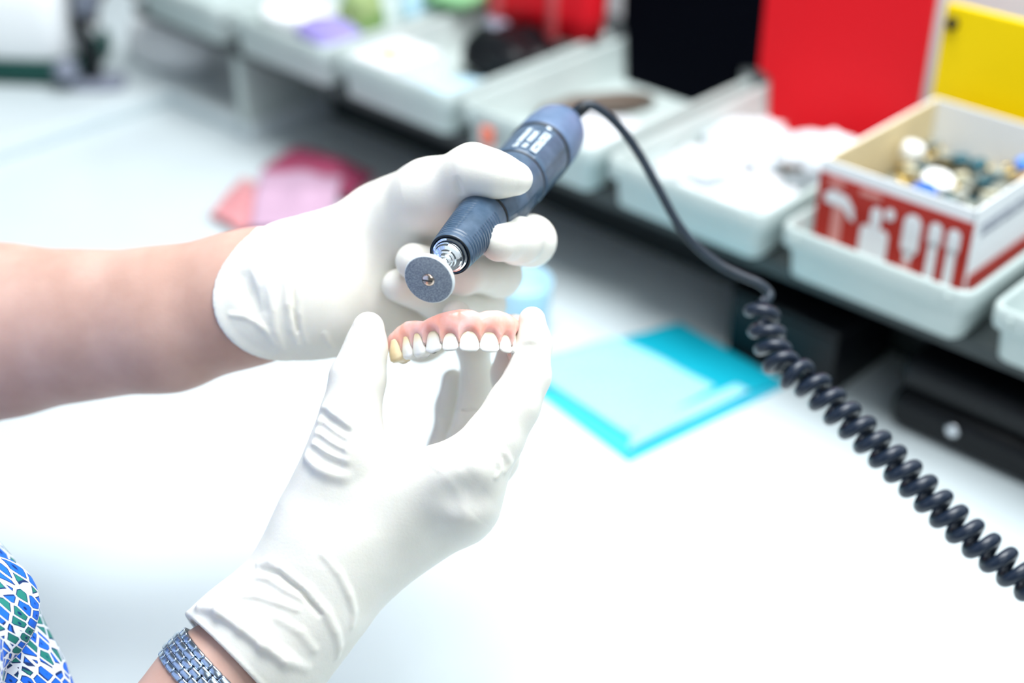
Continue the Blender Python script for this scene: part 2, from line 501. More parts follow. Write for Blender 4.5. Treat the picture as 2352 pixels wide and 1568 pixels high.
# a card tray low in the box carries the heap
for name, bm, m, lab, cat, grp, n in kinds:
    src = tag(obj(name, bm, m), lab, cat, grp)
    for k in range(n):
        o = src if k == 0 else src.copy()
        if k: COL.objects.link(o)
        x, y, lv = heap[hi]; hi += 1
        put(o, x + rnd.uniform(-.002, .002), y + rnd.uniform(-.002, .002), .027 + lv * .0055 + .006 * math.exp(-((x) ** 2 + (y - .07) ** 2) / .0015) + rnd.uniform(0, .003))
obj('inner_tray', box_bm(0, BD / 2, .024, BW - .007, BD - .007, .003), M_brown, pb, smooth=False)
def special(name, bm, m, lab, cat, x, y, z, rot=(0, 0, 0)):
    o = tag(obj(name, bm, m), lab, cat); o.location = W(-.365 + x, .711 + y, TZ + z); o.rotation_euler = rot; return o
wc = special('bottle_cap', cap_bm(.0105, .006), M_white, 'large white round cap on top of the heap in the box', 'cap', -.004, .060, .048, (.25, .1, 0))
special('bottle_cap', cap_bm(.0085, .010), mat('royal_blue', (.0, .10, .45), .35), 'royal blue cap under the large white cap in the box', 'cap', -.003, .044, .043, (.2, -.2, 0))
special('bead', revolve([(0, .001), (.001, .004), (.005, .006), (.009, .004), (.010, .001)], 18), mat('bright_blue', (.10, .28, .85), .3), 'bright blue bead in the box near the yellow panel', 'bead', .026, .112, .050, (.3, .1, 0))
special('bottle_cap', cap_bm(.0075, .012), M_white, 'white upright cap at the back left of the box', 'cap', -.038, .085, .046, (.1, .2, 0))
special('bottle_cap', cap_bm(.0080, .006), mat('gold', (.85, .52, .10), .3, metal=.7), 'golden cap by the right side of the box heap', 'cap', .040, .100, .049, (.2, -.3, 0))
special('bottle_cap', cap_bm(.0075, .008), mat('pale_gold', (.85, .75, .35), .4), 'pale yellow cap near the front right corner of the box', 'cap', .028, .030, .046, (-.3, .2, 0))

# ---- soft and crumpled stuff in the trays
def blob(sx, sy, sz, amp=.2, freq=3.0, seed=0, sub=4, flat_base=True, ridged=False):
    bm = bmesh.new(); bmesh.ops.create_icosphere(bm, subdivisions=sub, radius=1)
    off = Vector((seed * 7.3, seed * 3.1, seed * 1.7))
    for v in bm.verts:
        n = mnoise.noise(v.co * freq + off)
        if ridged: n = .5 - abs(n) * 2 + .5 * mnoise.noise(v.co * freq * 2.3 + off)
        v.co *= 1 + amp * n
        if flat_base and v.co.z < -.55: v.co.z = -.55 + (v.co.z + .55) * .1
        v.co.x *= sx; v.co.y *= sy; v.co.z = (v.co.z + .58) * sz / 1.5
    return bm
def soft(name, bm, m, lab, cat, r, d, z, rot=0.0, group=None):
    o = tag(obj(name, bm, m), lab, cat, group); return bench(o, r, d, z, rot)
TF = TZ + .001
soft('crumpled_paper', blob(.030, .036, .024, .35, 2.2, 1, ridged=True), M_paper, 'crumpled white paper at the front right of its tray, by the red box', 'paper', -.478, .730, TF, .3)
soft('crumpled_paper', blob(.030, .034, .026, .35, 2.0, 2, ridged=True), M_paper, 'crumpled white paper at the front left of its tray', 'paper', -.527, .738, TF, 1.0)
soft('crumpled_paper', blob(.033, .036, .026, .35, 1.8, 3, ridged=True), M_paper, 'crumpled white paper in front of the red panel, left one', 'paper', -.530, .805, TF, .1)
soft('crumpled_paper', blob(.028, .036, .032, .3, 2.1, 4, ridged=True), M_paper, 'crumpled white paper in front of the red panel, beside the box', 'paper', -.472, .812, TF, 2.0)
o = special('brass_fitting', revolve([(0, .006), (.004, .0085), (.010, .0085), (.013, .006), (.016, .0075), (.020, .005)], 24), mat('old_gold', (.60, .48, .03), .35, metal=.5), 'yellow brass fitting lying on paper left of the red box', 'fitting', -.076, .052, .040, (1.2, .2, .6))
special('screw', revolve([(0, .004), (.002, .0045), (.003, .002), (.014, .0015)], 12), M_brown, 'small dark screw lying on crumpled paper', 'screw', -.104, .040, .034, (1.4, 0, 1.0))
soft('white_roll', revolve([(0, .022), (.002, .026), (.04, .026), (.042, .022)], 32), M_paper, 'white roll in the tray at the right edge', 'roll', -.232, .735, TF)
# tray behind the handpiece
soft('folded_cloth', blob(.045, .03, .018, .15, 2.5, 6), M_paper, 'folded white cloth in the tray behind the cable', 'cloth', -.628, .750, TF, .2)
soft('dark_strap', blob(.012, .05, .014, .2, 2.5, 7), M_brown, 'brown-black strap lying before the tall black panel', 'strap', -.672, .795, TF, -.5)
# tray with the lime label
soft('black_pouch', blob(.044, .034, .036, .22, 2.2, 8), M_black, 'crumpled black pouch in the tray below the red bag', 'pouch', -.780, .812, TF, -.1)
soft('grey_pouch', blob(.020, .018, .034, .2, 2.2, 9), M_palegrey, 'small grey bulge on the black pouch', 'pouch', -.800, .815, TF + .004, -.1)
soft('folded_paper', blob(.030, .036, .012, .1, 2.2, 10), M_iceblue, 'pale blue sheet lying in front of the black pouch', 'paper', -.765, .738, TF, .1)
cart = bench(empty('carton'), -.820, .720, TF, .0)
tag(cart, 'small white carton with a lime green label, left of the black pouch', 'carton')
obj('carton_body', box_bm(0, 0, .0155, .048, .055, .031, .001), M_card, cart, smooth=False)
obj('sticker', rings_bm([rrect(.0135, .0105, .0311, .004, 5, 0, -.006), rrect(.0130, .0100, .0316, .004, 5, 0, -.006)]), M_peach, cart, smooth=False)['label'] = 'peach border of the label'
obj('sticker_print', rings_bm([rrect(.0095, .007, .0316, .003, 5, 0, -.006), rrect(.0092, .0067, .0320, .003, 5, 0, -.006)]), M_lime, cart, smooth=False)['label'] = 'lime green print'
rb = bench(empty('carrier_bag'), -.778, .850, TF + .028, .0)
tag(rb, 'glossy red bag with two paler straps, standing over the black pouch', 'bag')
def bag_bm(w, d, h):
    rings = []
    for i in range(9):
        v = i / 8; k = .8 + .2 * math.sin(v * math.pi * .6)
        rings.append([(x + .003 * math.sin(9 * x / w + v * 5), y * (1 - .3 * v), z + .004 * math.sin(22 * x)) for x, y, z in rrect(w * k, d, h * v, d * .8, 6)])
    return rings_bm(rings)
obj('bag_body', bag_bm(.070, .014, .17), M_redbag, rb)
for x, tl in ((-.042, .10), (.022, .02)):
    b = obj('strap', box_bm(0, 0, .085, .011, .0025, .172, .001), M_pinkstripe, rb); b.location = (x, -.0152, 0); b.rotation_euler = (-.03, tl, 0)
# tray above the dark gap
dish = soft('white_dish', revolve([(0, .024), (.002, .027), (.018, .031), (.020, .030), (.018, .028), (.004, .024)], 40), M_white, 'white dish standing in a tray, left of the green leaves', 'dish', -.9545, .730, TF + .014)
soft('dark_saucer', revolve([(0, .028), (.003, .033), (.008, .033), (.011, .028)], 40), M_brown, 'dark ring-shaped lid under the white dish', 'lid', -.9545, .730, TF + .003)
soft('purple_film', blob(.032, .022, .022, .2, 2.4, 12), M_purple, 'violet plastic film hanging over the tray rim, below the green leaves', 'film', -.905, .722, TF + .014, .2)
soft('green_packet', blob(.020, .018, .050, .2, 2.4, 13), M_green, 'green leafy packet in the tray right of the white dish', 'packet', -.925, .775, TF, .2)
soft('white_pouch', blob(.026, .030, .040, .15, 2.4, 14), M_iceblue, 'pale blue-white pouch behind the green leafy packet', 'pouch', -.900, .835, TF, .2)
soft('printed_sheet', blob(.030, .028, .024, .12, 2.4, 15), M_greenp, 'light green printed packet behind the lime-labelled carton', 'packet', -.862, .830, TF + .036, -.1)
soft('blue_film', blob(.016, .012, .045, .12, 2.4, 16), M_skyblue, 'bright blue packet left of the red bag', 'packet', -.838, .888, TF + .02, -.1)
soft('blue_box', box_bm(0, 0, .02, .03, .03, .04, .002), M_skyblue, 'small bright blue box in the leftmost tray', 'box', -1.090, .830, TF, .1)
soft('red_packet', blob(.020, .012, .045, .12, 2.4, 17), M_orange, 'small orange-red packet in the leftmost tray', 'packet', -1.045, .850, TF, -.1)

# ---- black cases under the shelf
def case_bm(w, d, h, bev): return box_bm(0, d / 2, h / 2, w, d, h, bev, 4)
c1 = bench(empty('black_box'), -.428, .705, -.53)
tag(c1, 'square black box under the shelf behind the coiled cord', 'box')
obj('box_body', case_bm(.084, .072, .046, .002), M_black, c1)
obj('lid', box_bm(0, .036, .049, .086, .074, .006, .002), M_black, c1)
c2 = bench(empty('instrument_case'), -.245, .705, -.53, 0)
tag(c2, 'long rounded black case with a silver stud on the bench at the right edge', 'case')
obj('case_bottom', case_bm(.20, .075, .028, .010), M_black, c2)
obj('case_lid', box_bm(0, .0375, .0405, .196, .070, .025, .0095, 4), M_black, c2)
stud = obj('stud', revolve([(0, .0045), (.0012, .0045), (.002, .003), (.0022, .001)], 24), M_steel, c2)
stud.location = (-.054, -.0002, .018); stud.rotation_euler = (math.pi / 2, 0, 0)

# ---- sheets on the bench
def sheet_bm(w, d, th, wav=.002, seed=0, n=22, lift=None, poly=None):
    top = []; bot = []
    bm = bmesh.new()
    g = {}
    for s in (0, 1):
        for i in range(n + 1):
            for j in range(n + 1):
                u = i / n - .5; v = j / n - .5
                z = wav * (1 + mnoise.noise(Vector((u * 3 + seed, v * 3, seed)))) + (lift(u, v) if lift else 0)
                x, y = (u * w, v * d)
                if poly: x, y = poly(u, v)
                g[s, i, j] = bm.verts.new((x, y, z + s * th))
    for i in range(n):
        for j in range(n):
            bm.faces.new((g[0, i, j], g[0, i, j + 1], g[0, i + 1, j + 1], g[0, i + 1, j]))
            bm.faces.new((g[1, i, j], g[1, i + 1, j], g[1, i + 1, j + 1], g[1, i, j + 1]))
    for k in range(n):
        bm.faces.new((g[0, k, 0], g[0, k + 1, 0], g[1, k + 1, 0], g[1, k, 0]))
        bm.faces.new((g[0, k, n], g[1, k, n], g[1, k + 1, n], g[0, k + 1, n]))
        bm.faces.new((g[0, 0, k], g[1, 0, k], g[1, 0, k + 1], g[0, 0, k + 1]))
        bm.faces.new((g[0, n, k], g[0, n, k + 1], g[1, n, k + 1], g[1, n, k]))
    return bm
def quad(px):
    """a four-cornered sheet lying on the bench: corners given as photo directions meeting the worktop"""
    C = []
    for x, y in px:
        r = ray(x, y); p = r * ((-.53) / r[2]); C.append(np.array([p[0], p[1]]))
    ctr = sum(C) / 4
    C = [c - ctr for c in C]
    def f(u, v):
        a, b = u + .5, v + .5
        p = C[0] * (1 - a) * (1 - b) + C[1] * a * (1 - b) + C[2] * a * b + C[3] * (1 - a) * b
        return float(p[0]), float(p[1])
    return ctr, f
def bench_sheet(name, px, m, lab, cat, z=0, th=.001, wav=.001, seed=0, group=None, lift=None):
    ctr, f = quad(px)
    o = tag(obj(name, sheet_bm(1, 1, th, wav, seed, poly=f, lift=lift), m), lab, cat, group)
    o.location = (ctr[0], ctr[1], TOP + z + .0002); return o
bench_sheet('plastic_sheet', [(1445, 1062), (1800, 890), (1540, 752), (1235, 905)], M_cyan, 'turquoise plastic sheet lying lowest, right of the gloved index finger', 'sheet', 0, .0012, .0006, 3)
bench_sheet('plastic_sheet', [(1455, 1020), (1640, 900), (1420, 790), (1190, 850)], M_cyanlight, 'pale blue folded film on top of the turquoise sheet', 'sheet', .003, .0012, .0015, 5)
bench_sheet('plastic_sheet', [(1660, 935), (1800, 888), (1560, 752), (1420, 790)], M_cyandark, 'deeper turquoise folded corner near the black box', 'sheet', .0028, .0008, .0006, 8)
bench_sheet('plastic_sheet', [(1440, 1050), (1720, 915), (1690, 900), (1455, 1000)], M_cyanlight, 'narrow pale blue edge of film along the front of the turquoise sheet', 'sheet', .0058, .0006, .0004, 9)
soft('blue_white_cup', revolve([(0, .016), (.001, .018), (.040, .021), (.042, .0205), (.040, .019), (.004, .016)], 36), M_iceblue, 'pale blue cup standing behind the gloved fingers', 'cup', -.592, .628, -.5298)
bench_sheet('wax_sheet', [(480, 505), (560, 545), (700, 480), (560, 420)], M_salmon, 'salmon pink wax sheet, left one of the pink heap behind the arm', 'sheet', 0, .002, .004, 2, lift=lambda u, v: .006 * math.exp(-((u) ** 2 + v * v) * 6))
bench_sheet('wax_sheet', [(600, 410), (800, 470), (860, 420), (690, 352)], M_magenta, 'magenta crumpled sheet at the back of the pink heap', 'sheet', 0, .002, .004, 4, lift=lambda u, v: .014 * math.exp(-((u) ** 2 + v * v) * 5))
bench_sheet('wax_sheet', [(580, 560), (760, 560), (790, 440), (600, 430)], M_palepink, 'pale pink film between the salmon and magenta sheets', 'sheet', .009, .001, .004, 6, lift=lambda u, v: .007 * math.exp(-((u) ** 2 + v * v) * 5))

# ---- equipment at the far left
ST = -.514
dv = empty('bench_device', (-.535, 1.345, H + ST), (0, 0, -.10))
tag(dv, 'white rounded device on a dark green base, far back at the left edge', 'device')
obj('base', rings_bm([rrect(.128, .052, 0, .02), rrect(.130, .055, .004, .02), rrect(.130, .055, .020, .02), rrect(.126, .050, .024, .02)]), M_darkgreen, dv)
obj('housing', rings_bm([rrect(.120, .048, .022, .02), rrect(.126, .052, .030, .03), rrect(.128, .054, .075, .03), rrect(.122, .048, .100, .03), rrect(.100, .030, .112, .02)]), M_white, dv)
stx, sty = -.395, 1.285
stn = empty('stand', (stx, sty, H + ST))
tag(stn, 'black upright stand with a grey knob beside the white device', 'stand')
obj('foot', rings_bm([rrect(.024, .016, 0, .01), rrect(.026, .018, .003, .01), rrect(.024, .016, .008, .01)]), M_palegrey, stn)
obj('column', tube_bm([(-.004, 0, .006), (-.002, 0, .03), (-.010, 0, .055), (-.006, 0, .11), (0, .01, .17)], .0075), M_black, stn)
k = obj('knob', revolve([(0, .008), (.003, .011), (.012, .011), (.016, .008)], 28), M_palegrey, stn); k.location = (-.024, -.010, .022); k.rotation_euler = (math.pi / 2, 0, 0)
obj('collar', tube_bm([(-.001, -.004, .075), (.006, -.006, .10), (.010, -.004, .135)], .012), M_palegrey, stn)
obj('arm', tube_bm(catmull([(.002, 0, .06), (.010, .01, .085), (.026, .02, .092), (.045, .02, .083)], 6), .0045), M_brown, stn)
o = tag(obj('white_pouch', blob(.052, .030, .055, .10, 1.5, 21), M_white), 'white padded pouch lying right of the black stand', 'pouch')
o.location = (-.335, 1.345, H + ST); o.rotation_euler = (0, 0, -.5)
#==PART3==
# ---------------------------------------------------------------- the two gloved hands
def squash(f, Zc, s):
    Fv = _F.astype(np.float32); C0 = CAM.astype(np.float32)
    def g(P):
        dz = (P - C0) @ Fv - Zc
        return f(P + ((s - 1) * dz)[:, None] * Fv)
    return g
def usmin(fs, k):
    def g(P):
        d = fs[0](P)
        for f in fs[1:]: d = smin(d, f(P), k)
        return d
    return g
def fan(palm, fingers, k, k2=.0012):
    """each finger grows smoothly out of the palm but stays parted from its neighbours"""
    def g(P):
        p = palm(P); d = None
        for f in fingers:
            e = smin(p, f(P), k)
            d = e if d is None else smin(d, e, k2)
        return d
    return g
def plane3(a, b, c, keep):
    n = np.cross(b - a, c - a); n = n / np.linalg.norm(n)
    if np.dot(keep - a, n) > 0: n = -n
    a = a.astype(np.float32); n = n.astype(np.float32)
    return lambda P: (P - a) @ n         # negative on the side that is kept
def open_cuff(outer, cut, wall=.0013, depth=.018, bead=.0013):
    def g(P):
        o = outer(P); c = cut(P)
        d = np.maximum(o, c)
        inner = np.maximum(o + wall, -c - depth)
        d = smax(d, -inner, .0006)
        return smin(d, np.sqrt((o + wall * .4) ** 2 + c * c) - bead, .0015)
    return g

# -- right hand (nearer, holds the denture)
RP = squash(usmin([
    chain([(500, 1575, .61, 150), (545, 1530, .61, 148), (600, 1482, .61, 146), (650, 1432, .61, 135), (712, 1362, .61, 130), (748, 1270, .61, 124)], .012),
    chain([(748, 1270, .61, 122), (765, 1175, .608, 106), (785, 1090, .605, 82), (797, 1030, .603, 70)], .01),
    chain([(760, 1270, .61, 106), (1060, 1100, .602, 62)]),
    chain([(785, 1310, .62, 108), (1052, 1180, .615, 66)]),
    chain([(800, 1320, .635, 90), (1030, 1190, .64, 58)]),
    chain([(800, 1320, .65, 78), (1000, 1180, .655, 50)]),
    chain([(830, 1120, .606, 70), (990, 1095, .602, 58)]),
], .012), .62, 1.15)
R_thumb = chain([(775, 1120, .612, 64), (797, 1030, .604, 68), (806, 950, .606, 63), (822, 868, .609, 59), (840, 800, .611, 44), (846, 752, .612, 36)], .006)
R_index = chain([(1060, 1100, .602, 60), (1142, 995, .602, 59), (1180, 930, .604, 55), (1214, 862, .608, 46), (1227, 792, .611, 35), (1222, 735, .612, 31)], .006)
R_middle = chain([(1052, 1178, .618, 62), (1138, 1052, .634, 50), (1178, 940, .645, 40), (1168, 860, .647, 36), (1180, 765, .645, 32), (1183, 753, .644, 30)], .005)
R_ring = chain([(1030, 1190, .642, 54), (1068, 1020, .672, 40), (1098, 880, .672, 38), (1086, 790, .662, 36), (1048, 722, .650, 33)], .005)
R_pinky = chain([(1000, 1180, .66, 46), (1018, 1030, .69, 33), (1033, 935, .69, 30), (1040, 874, .685, 27)], .005)
knuckle = chain([(1075, 1100, .598, 44), (1088, 1090, .598, 40)])
knuckle2 = chain([(1090, 1178, .603, 30), (1092, 1176, .603, 28)])
def R_base(P):
    d = fan(RP, [R_thumb, R_index, R_middle, R_ring, R_pinky], .010)(P)
    d = smin(d, knuckle(P), .022)
    return smin(d, knuckle2(P), .018)
R_outer = folds(R_base,
    ridges=[
        ([(595, 1297), (620, 1289), (656, 1310), (707, 1353), (748, 1404), (771, 1450), (779, 1485), (774, 1508)], .0016, .0004, .0022),
        ([(743, 1274), (778, 1315), (803, 1366), (813, 1405), (808, 1438)], .0011, .0002, .0022),
        ([(572, 1337), (590, 1324), (618, 1328), (656, 1353), (707, 1378)], .0012, .0003, .0020),
        ([(530, 1384), (554, 1368), (592, 1368), (643, 1384), (682, 1399)], .0012, .0003, .0020),
        ([(640, 1420), (690, 1450), (720, 1490)], .0008, .0006, .0030),
        ([(710, 1050), (730, 1068), (755, 1082), (785, 1092)], .0018, .0008, .0050),
        ([(724, 1022), (745, 1038), (768, 1048), (795, 1056)], .0014, .0007, .0040),
        ([(732, 994), (752, 1010), (775, 1024), (800, 1034)], .0013, .0007, .0040),
        ([(738, 966), (760, 984), (785, 1000), (812, 1012)], .0013, .0007, .0040),
        ([(746, 938), (768, 956), (795, 976), (825, 992)], .0012, .0007, .0040),
        ([(940, 1040), (970, 1052), (998, 1066)], .0005, .0003, .0012),
        ([(956, 1050), (985, 1064), (1010, 1082)], .0005, .0003, .0012),
        ([(1160, 1040), (1172, 1062), (1160, 1082)], .0010, .0002, .0018),
        ([(1146, 1060), (1150, 1080), (1140, 1096)], .0010, .0002, .0018),
        ([(820, 742), (819, 758), (824, 776)], .0008, .0005, .0022),
        ([(1160, 884), (1180, 874), (1202, 882)], .0008, .0005, .0025),
    ],
    grooves=[
        ([(744, 952), (766, 970), (795, 990)], .0011, .0004, .0040),
        ([(738, 980), (758, 997), (785, 1014)], .0011, .0004, .0040),
        ([(730, 1008), (750, 1024), (780, 1040)], .0011, .0004, .0040),
        ([(720, 1036), (742, 1054), (775, 1068)], .0013, .0004, .0045),
        ([(1045, 1146), (1068, 1138), (1090, 1146)], .0034, .0018, .0130),
        ([(1200, 797), (1215, 794), (1232, 796)], .0008, .0004, .0030),
        ([(1150, 878), (1172, 868), (1196, 872)], .0008, .0005, .0025),
        ([(832, 752), (846, 758), (858, 768)], .0022, .0013, .0050),
        ([(1046, 938), (1070, 944), (1092, 940)], .0005, .0, .0012),
        ([(1008, 958), (1022, 962), (1034, 960)], .0005, .0, .0012),
        ([(600, 1310), (640, 1318), (690, 1356), (735, 1410)], .0008, .0, .0020),
    ])
_c0 = at(528, 1512, .61); _un = at(395, 1640, .605) - _c0; _un /= np.linalg.norm(_un); _un = _un - _F * .22
_c0 = _c0.astype(np.float32); _un = (_un / np.linalg.norm(_un)).astype(np.float32)
R_cut = lambda P: (P - _c0) @ _un
R_loop = chain([(460, 1440, .612, 7), (447, 1414, .606, 8), (464, 1394, .599, 11), (505, 1402, .589, 13), (555, 1438, .585, 12), (606, 1478, .583, 13), (656, 1514, .586, 12), (700, 1530, .592, 8)], .002)
_rg = open_cuff(R_outer, R_cut, wall=.0021, depth=.010, bead=.0008)
def R_glove(P): return smin(_rg(P), R_loop(P), .003)

# -- left hand (behind, holds the handpiece)
LP = squash(usmin([
    chain([(520, 692, .66, 156), (560, 688, .66, 154), (615, 672, .66, 157), (660, 660, .66, 149), (710, 656, .664, 146), (780, 645, .674, 146)], .01),
    chain([(790, 600, .668, 132), (900, 520, .666, 92), (980, 452, .650, 72)], .01),
    chain([(720, 690, .66, 114), (870, 735, .690, 92), (985, 762, .705, 74)], .01),
    chain([(760, 650, .674, 124), (930, 630, .715, 86), (1000, 640, .722, 78)], .01),
], .010), .672, 1.25)
L_thumb = chain([(900, 520, .664, 84), (988, 446, .640, 74), (1086, 390, .620, 51), (1140, 402, .616, 43), (1188, 411, .6165, 33)], .007)
L_index = chain([(1000, 560, .718, 52), (1206, 556, .700, 50), (1218, 553, .655, 54), (1190, 553, .633, 49), (1146, 558, .612, 43)], .006)
L_middle = chain([(1000, 640, .730, 50), (1138, 636, .715, 46), (1148, 632, .680, 46), (1060, 626, .654, 46), (950, 600, .636, 42)], .006)
L_ring = chain([(980, 715, .735, 48), (1105, 706, .725, 46), (1110, 700, .695, 46), (1010, 690, .670, 44), (915, 655, .648, 38)], .006)
L_pinky = chain([(950, 785, .730, 44), (1022, 795, .722, 42), (1024, 797, .700, 42), (960, 790, .684, 38), (915, 772, .676, 32)], .006)
L_palm = usmin([LP, L_thumb], .012)
L_base = fan(L_palm, [L_index, L_middle, L_ring, L_pinky], .004)
L_outer = folds(L_base,
    ridges=[
        ([(669, 516), (667, 553), (661, 600), (659, 650), (662, 698), (671, 755), (684, 788)], .0018, .0004, .0020),
        ([(601, 589), (611, 625), (620, 670), (625, 710), (632, 759), (648, 800)], .0016, .0005, .0026),
        ([(531, 722), (565, 725), (589, 737), (611, 759), (630, 790)], .0012, .0002, .0020),
        ([(696, 640), (690, 680), (688, 720), (694, 759), (704, 786)], .0010, .0003, .0016),
        ([(590, 530), (584, 580), (586, 630), (596, 690), (604, 720)], .0012, .0006, .0035),
        ([(745, 765), (752, 782), (762, 796)], .0008, .0003, .0018),
        ([(925, 590), (930, 578), (940, 570)], .0006, .0003, .0014),
    ],
    grooves=[
        ([(678, 540), (675, 600), (672, 660), (674, 710), (684, 760)], .0010, .0, .0016),
        ([(1058, 442), (1052, 430), (1050, 418)], .0010, .0004, .0025),
        ([(556, 640), (575, 680), (592, 715)], .0030, .0016, .0060),
    ])
la, lb, lc = hit(L_base, 562, 556), hit(L_base, 499, 668), hit(L_base, 590, 812)
L_cut = plane3(la, lb, lc, at(850, 650, .66))
L_glove = open_cuff(L_outer, L_cut, wall=.0021, depth=.010, bead=.0012)

# -- the body
def wpt(x, y, z): return np.array([x, y, H + z])
TC = np.array([-.385, .365])
def tb(r, d, z): return np.array([*(TC + RA[:2] * r + DA[:2] * d), H + z])
Mrd = np.stack([RA, DA, [0, 0, 1]], 1).astype(np.float32)
elbL, elbR = wpt(-.415, .575, -.385), wpt(-.250, .300, -.485)
shL, shR = tb(-.165, -.01, -.155), tb(.165, -.01, -.155)
armL = squash(wchain([(elbL, .046), (at(0, 760, .69), 192 * .69 / FPX), (at(383, 733, .667), 159 * .667 / FPX), (at(540, 690, .66), 147 * .66 / FPX),
                      (at(620, 670, .66), 138 * .66 / FPX), (at(720, 655, .662), 125 * .66 / FPX), (at(850, 650, .672), 90 * .67 / FPX)], .01), .672, 1.22)
armR = squash(wchain([(elbR, .042), (at(200, 1900, .582), 155 * .582 / FPX), (at(489, 1585, .606), 132 * .606 / FPX), (at(640, 1445, .61), 114 * .61 / FPX), (at(712, 1362, .61), 108 * .61 / FPX), (at(760, 1260, .612), 90 * .61 / FPX)], .01), .61, 1.12)
upperL = wchain([(shL, .052), (elbL, .044)]); upperR = wchain([(shR, .052), (elbR, .042)])
torso = usmin([ellipsoid(tb(0, 0, -.30), (.165, .100, .22), Mrd), ellipsoid(tb(0, .01, -.55), (.145, .105, .22), Mrd),
               ellipsoid(tb(0, .0, -.78), (.18, .12, .18), Mrd), wchain([(shL, .05), (tb(0, -.01, -.11), .055), (shR, .05)])], .06)
neck = wchain([(tb(0, 0, -.13), .055), (tb(0, .02, .0), .05)])
hc = tb(0, .035, .075)
head = usmin([ellipsoid(hc + np.array([0, 0, .02]), (.074, .092, .10), Mrd), ellipsoid(tb(0, .055, .02), (.055, .062, .075), Mrd)], .03)
nose = wchain([(tb(0, .128, .085), .007), (tb(0, .146, .050), .012)])
lips = ellipsoid(tb(0, .118, .015), (.024, .010, .009), Mrd)
ears = fmin(ellipsoid(tb(-.077, .03, .06), (.008, .016, .028), Mrd), ellipsoid(tb(.077, .03, .06), (.008, .016, .028), Mrd))
sock = fmin(ellipsoid(tb(-.03, .135, .085), (.017, .016, .010), Mrd), ellipsoid(tb(.03, .135, .085), (.017, .016, .010), Mrd))
def body_f(P):
    a = np.minimum(smin(armL(P), upperL(P), .02), smin(armR(P), upperR(P), .02))
    t = smin(torso(P), neck(P), .04)
    h = smin(smin(smin(head(P), nose(P), .012), lips(P), .008), ears(P), .008)
    h = smax(h, -sock(P), .01)
    return smin(smin(t, h, .03), a, .03)
person = empty('person', (TC[0], TC[1], 0))
tag(person, 'person in a blue and green patterned blouse and cream latex gloves, holding handpiece and denture', 'person')
def field_obj(name, f, lo, hi, h, m, parent, label=None):
    me = mesh_field(f, lo, hi, h, name)
    o = obj(name, me, m, parent)
    if parent is not None: o.matrix_parent_inverse = Matrix.Translation(-Vector(parent.location))
    if label: o['label'] = label
    return o
field_obj('body', body_f, (-.62, .13, H - .93), (.0, .70, H + .22), .0034, M_skin, person)
field_obj('glove', R_glove, (-.165, .40, H - .50), (.025, .62, H - .30), .0009, M_glove, person, 'cream latex glove on the nearer right hand, pinching the denture')
field_obj('glove', L_glove, (-.155, .53, H - .40), (.03, .66, H - .25), .0009, M_glove, person, 'cream latex glove on the left hand, gripping the handpiece')

# blouse
bustR = ellipsoid(tb(.062, .105, -.400), (.070, .066, .072), Mrd); bustL = ellipsoid(tb(-.085, .085, -.385), (.068, .058, .072), Mrd)
bulge = ellipsoid(at(-62, 1412, .592), (.026, .030, .021))
fold = chain([(-190, 1250, .63, 150), (-112, 1420, .63, 186), (-62, 1600, .63, 218), (-20, 1800, .63, 240)])
belly = usmin([ellipsoid(tb(.02, .09, -.52), (.10, .075, .16), Mrd), ellipsoid(tb(.02, .10, -.66), (.12, .075, .13), Mrd)], .03)
slvL = wchain([(shL, .064), (elbL, .056), (at(-70, 768, .69), .0445)], .02)
slvR = wchain([(shR, .064), (elbR * .75 + shR * .25, .055)], .02)
def blouse_f(P):
    t = smin(torso(P) - .006, belly(P), .03)
    t = smin(t, np.minimum(bustR(P), bustL(P)), .016)
    t = smin(t, fold(P), .02); t = smin(t, bulge(P), .004)
    t = smin(t, slvL(P), .025); t = smin(t, slvR(P), .025)
    neckhole = np.linalg.norm(P - tb(0, .02, -.045).astype(np.float32), axis=1) - .085
    t = smax(t, -neckhole, .004)
    q = (P - tb(0, 0, -.4).astype(np.float32)) @ Mrd
    t = t + .0022 * np.sin(q[:, 0] * 70 + 2.2 * np.sin(q[:, 2] * 30)) * np.clip((-q[:, 2]) * 12, 0, 1)
    return smax(t, -(P[:, 2] - (H - .86)), .004)
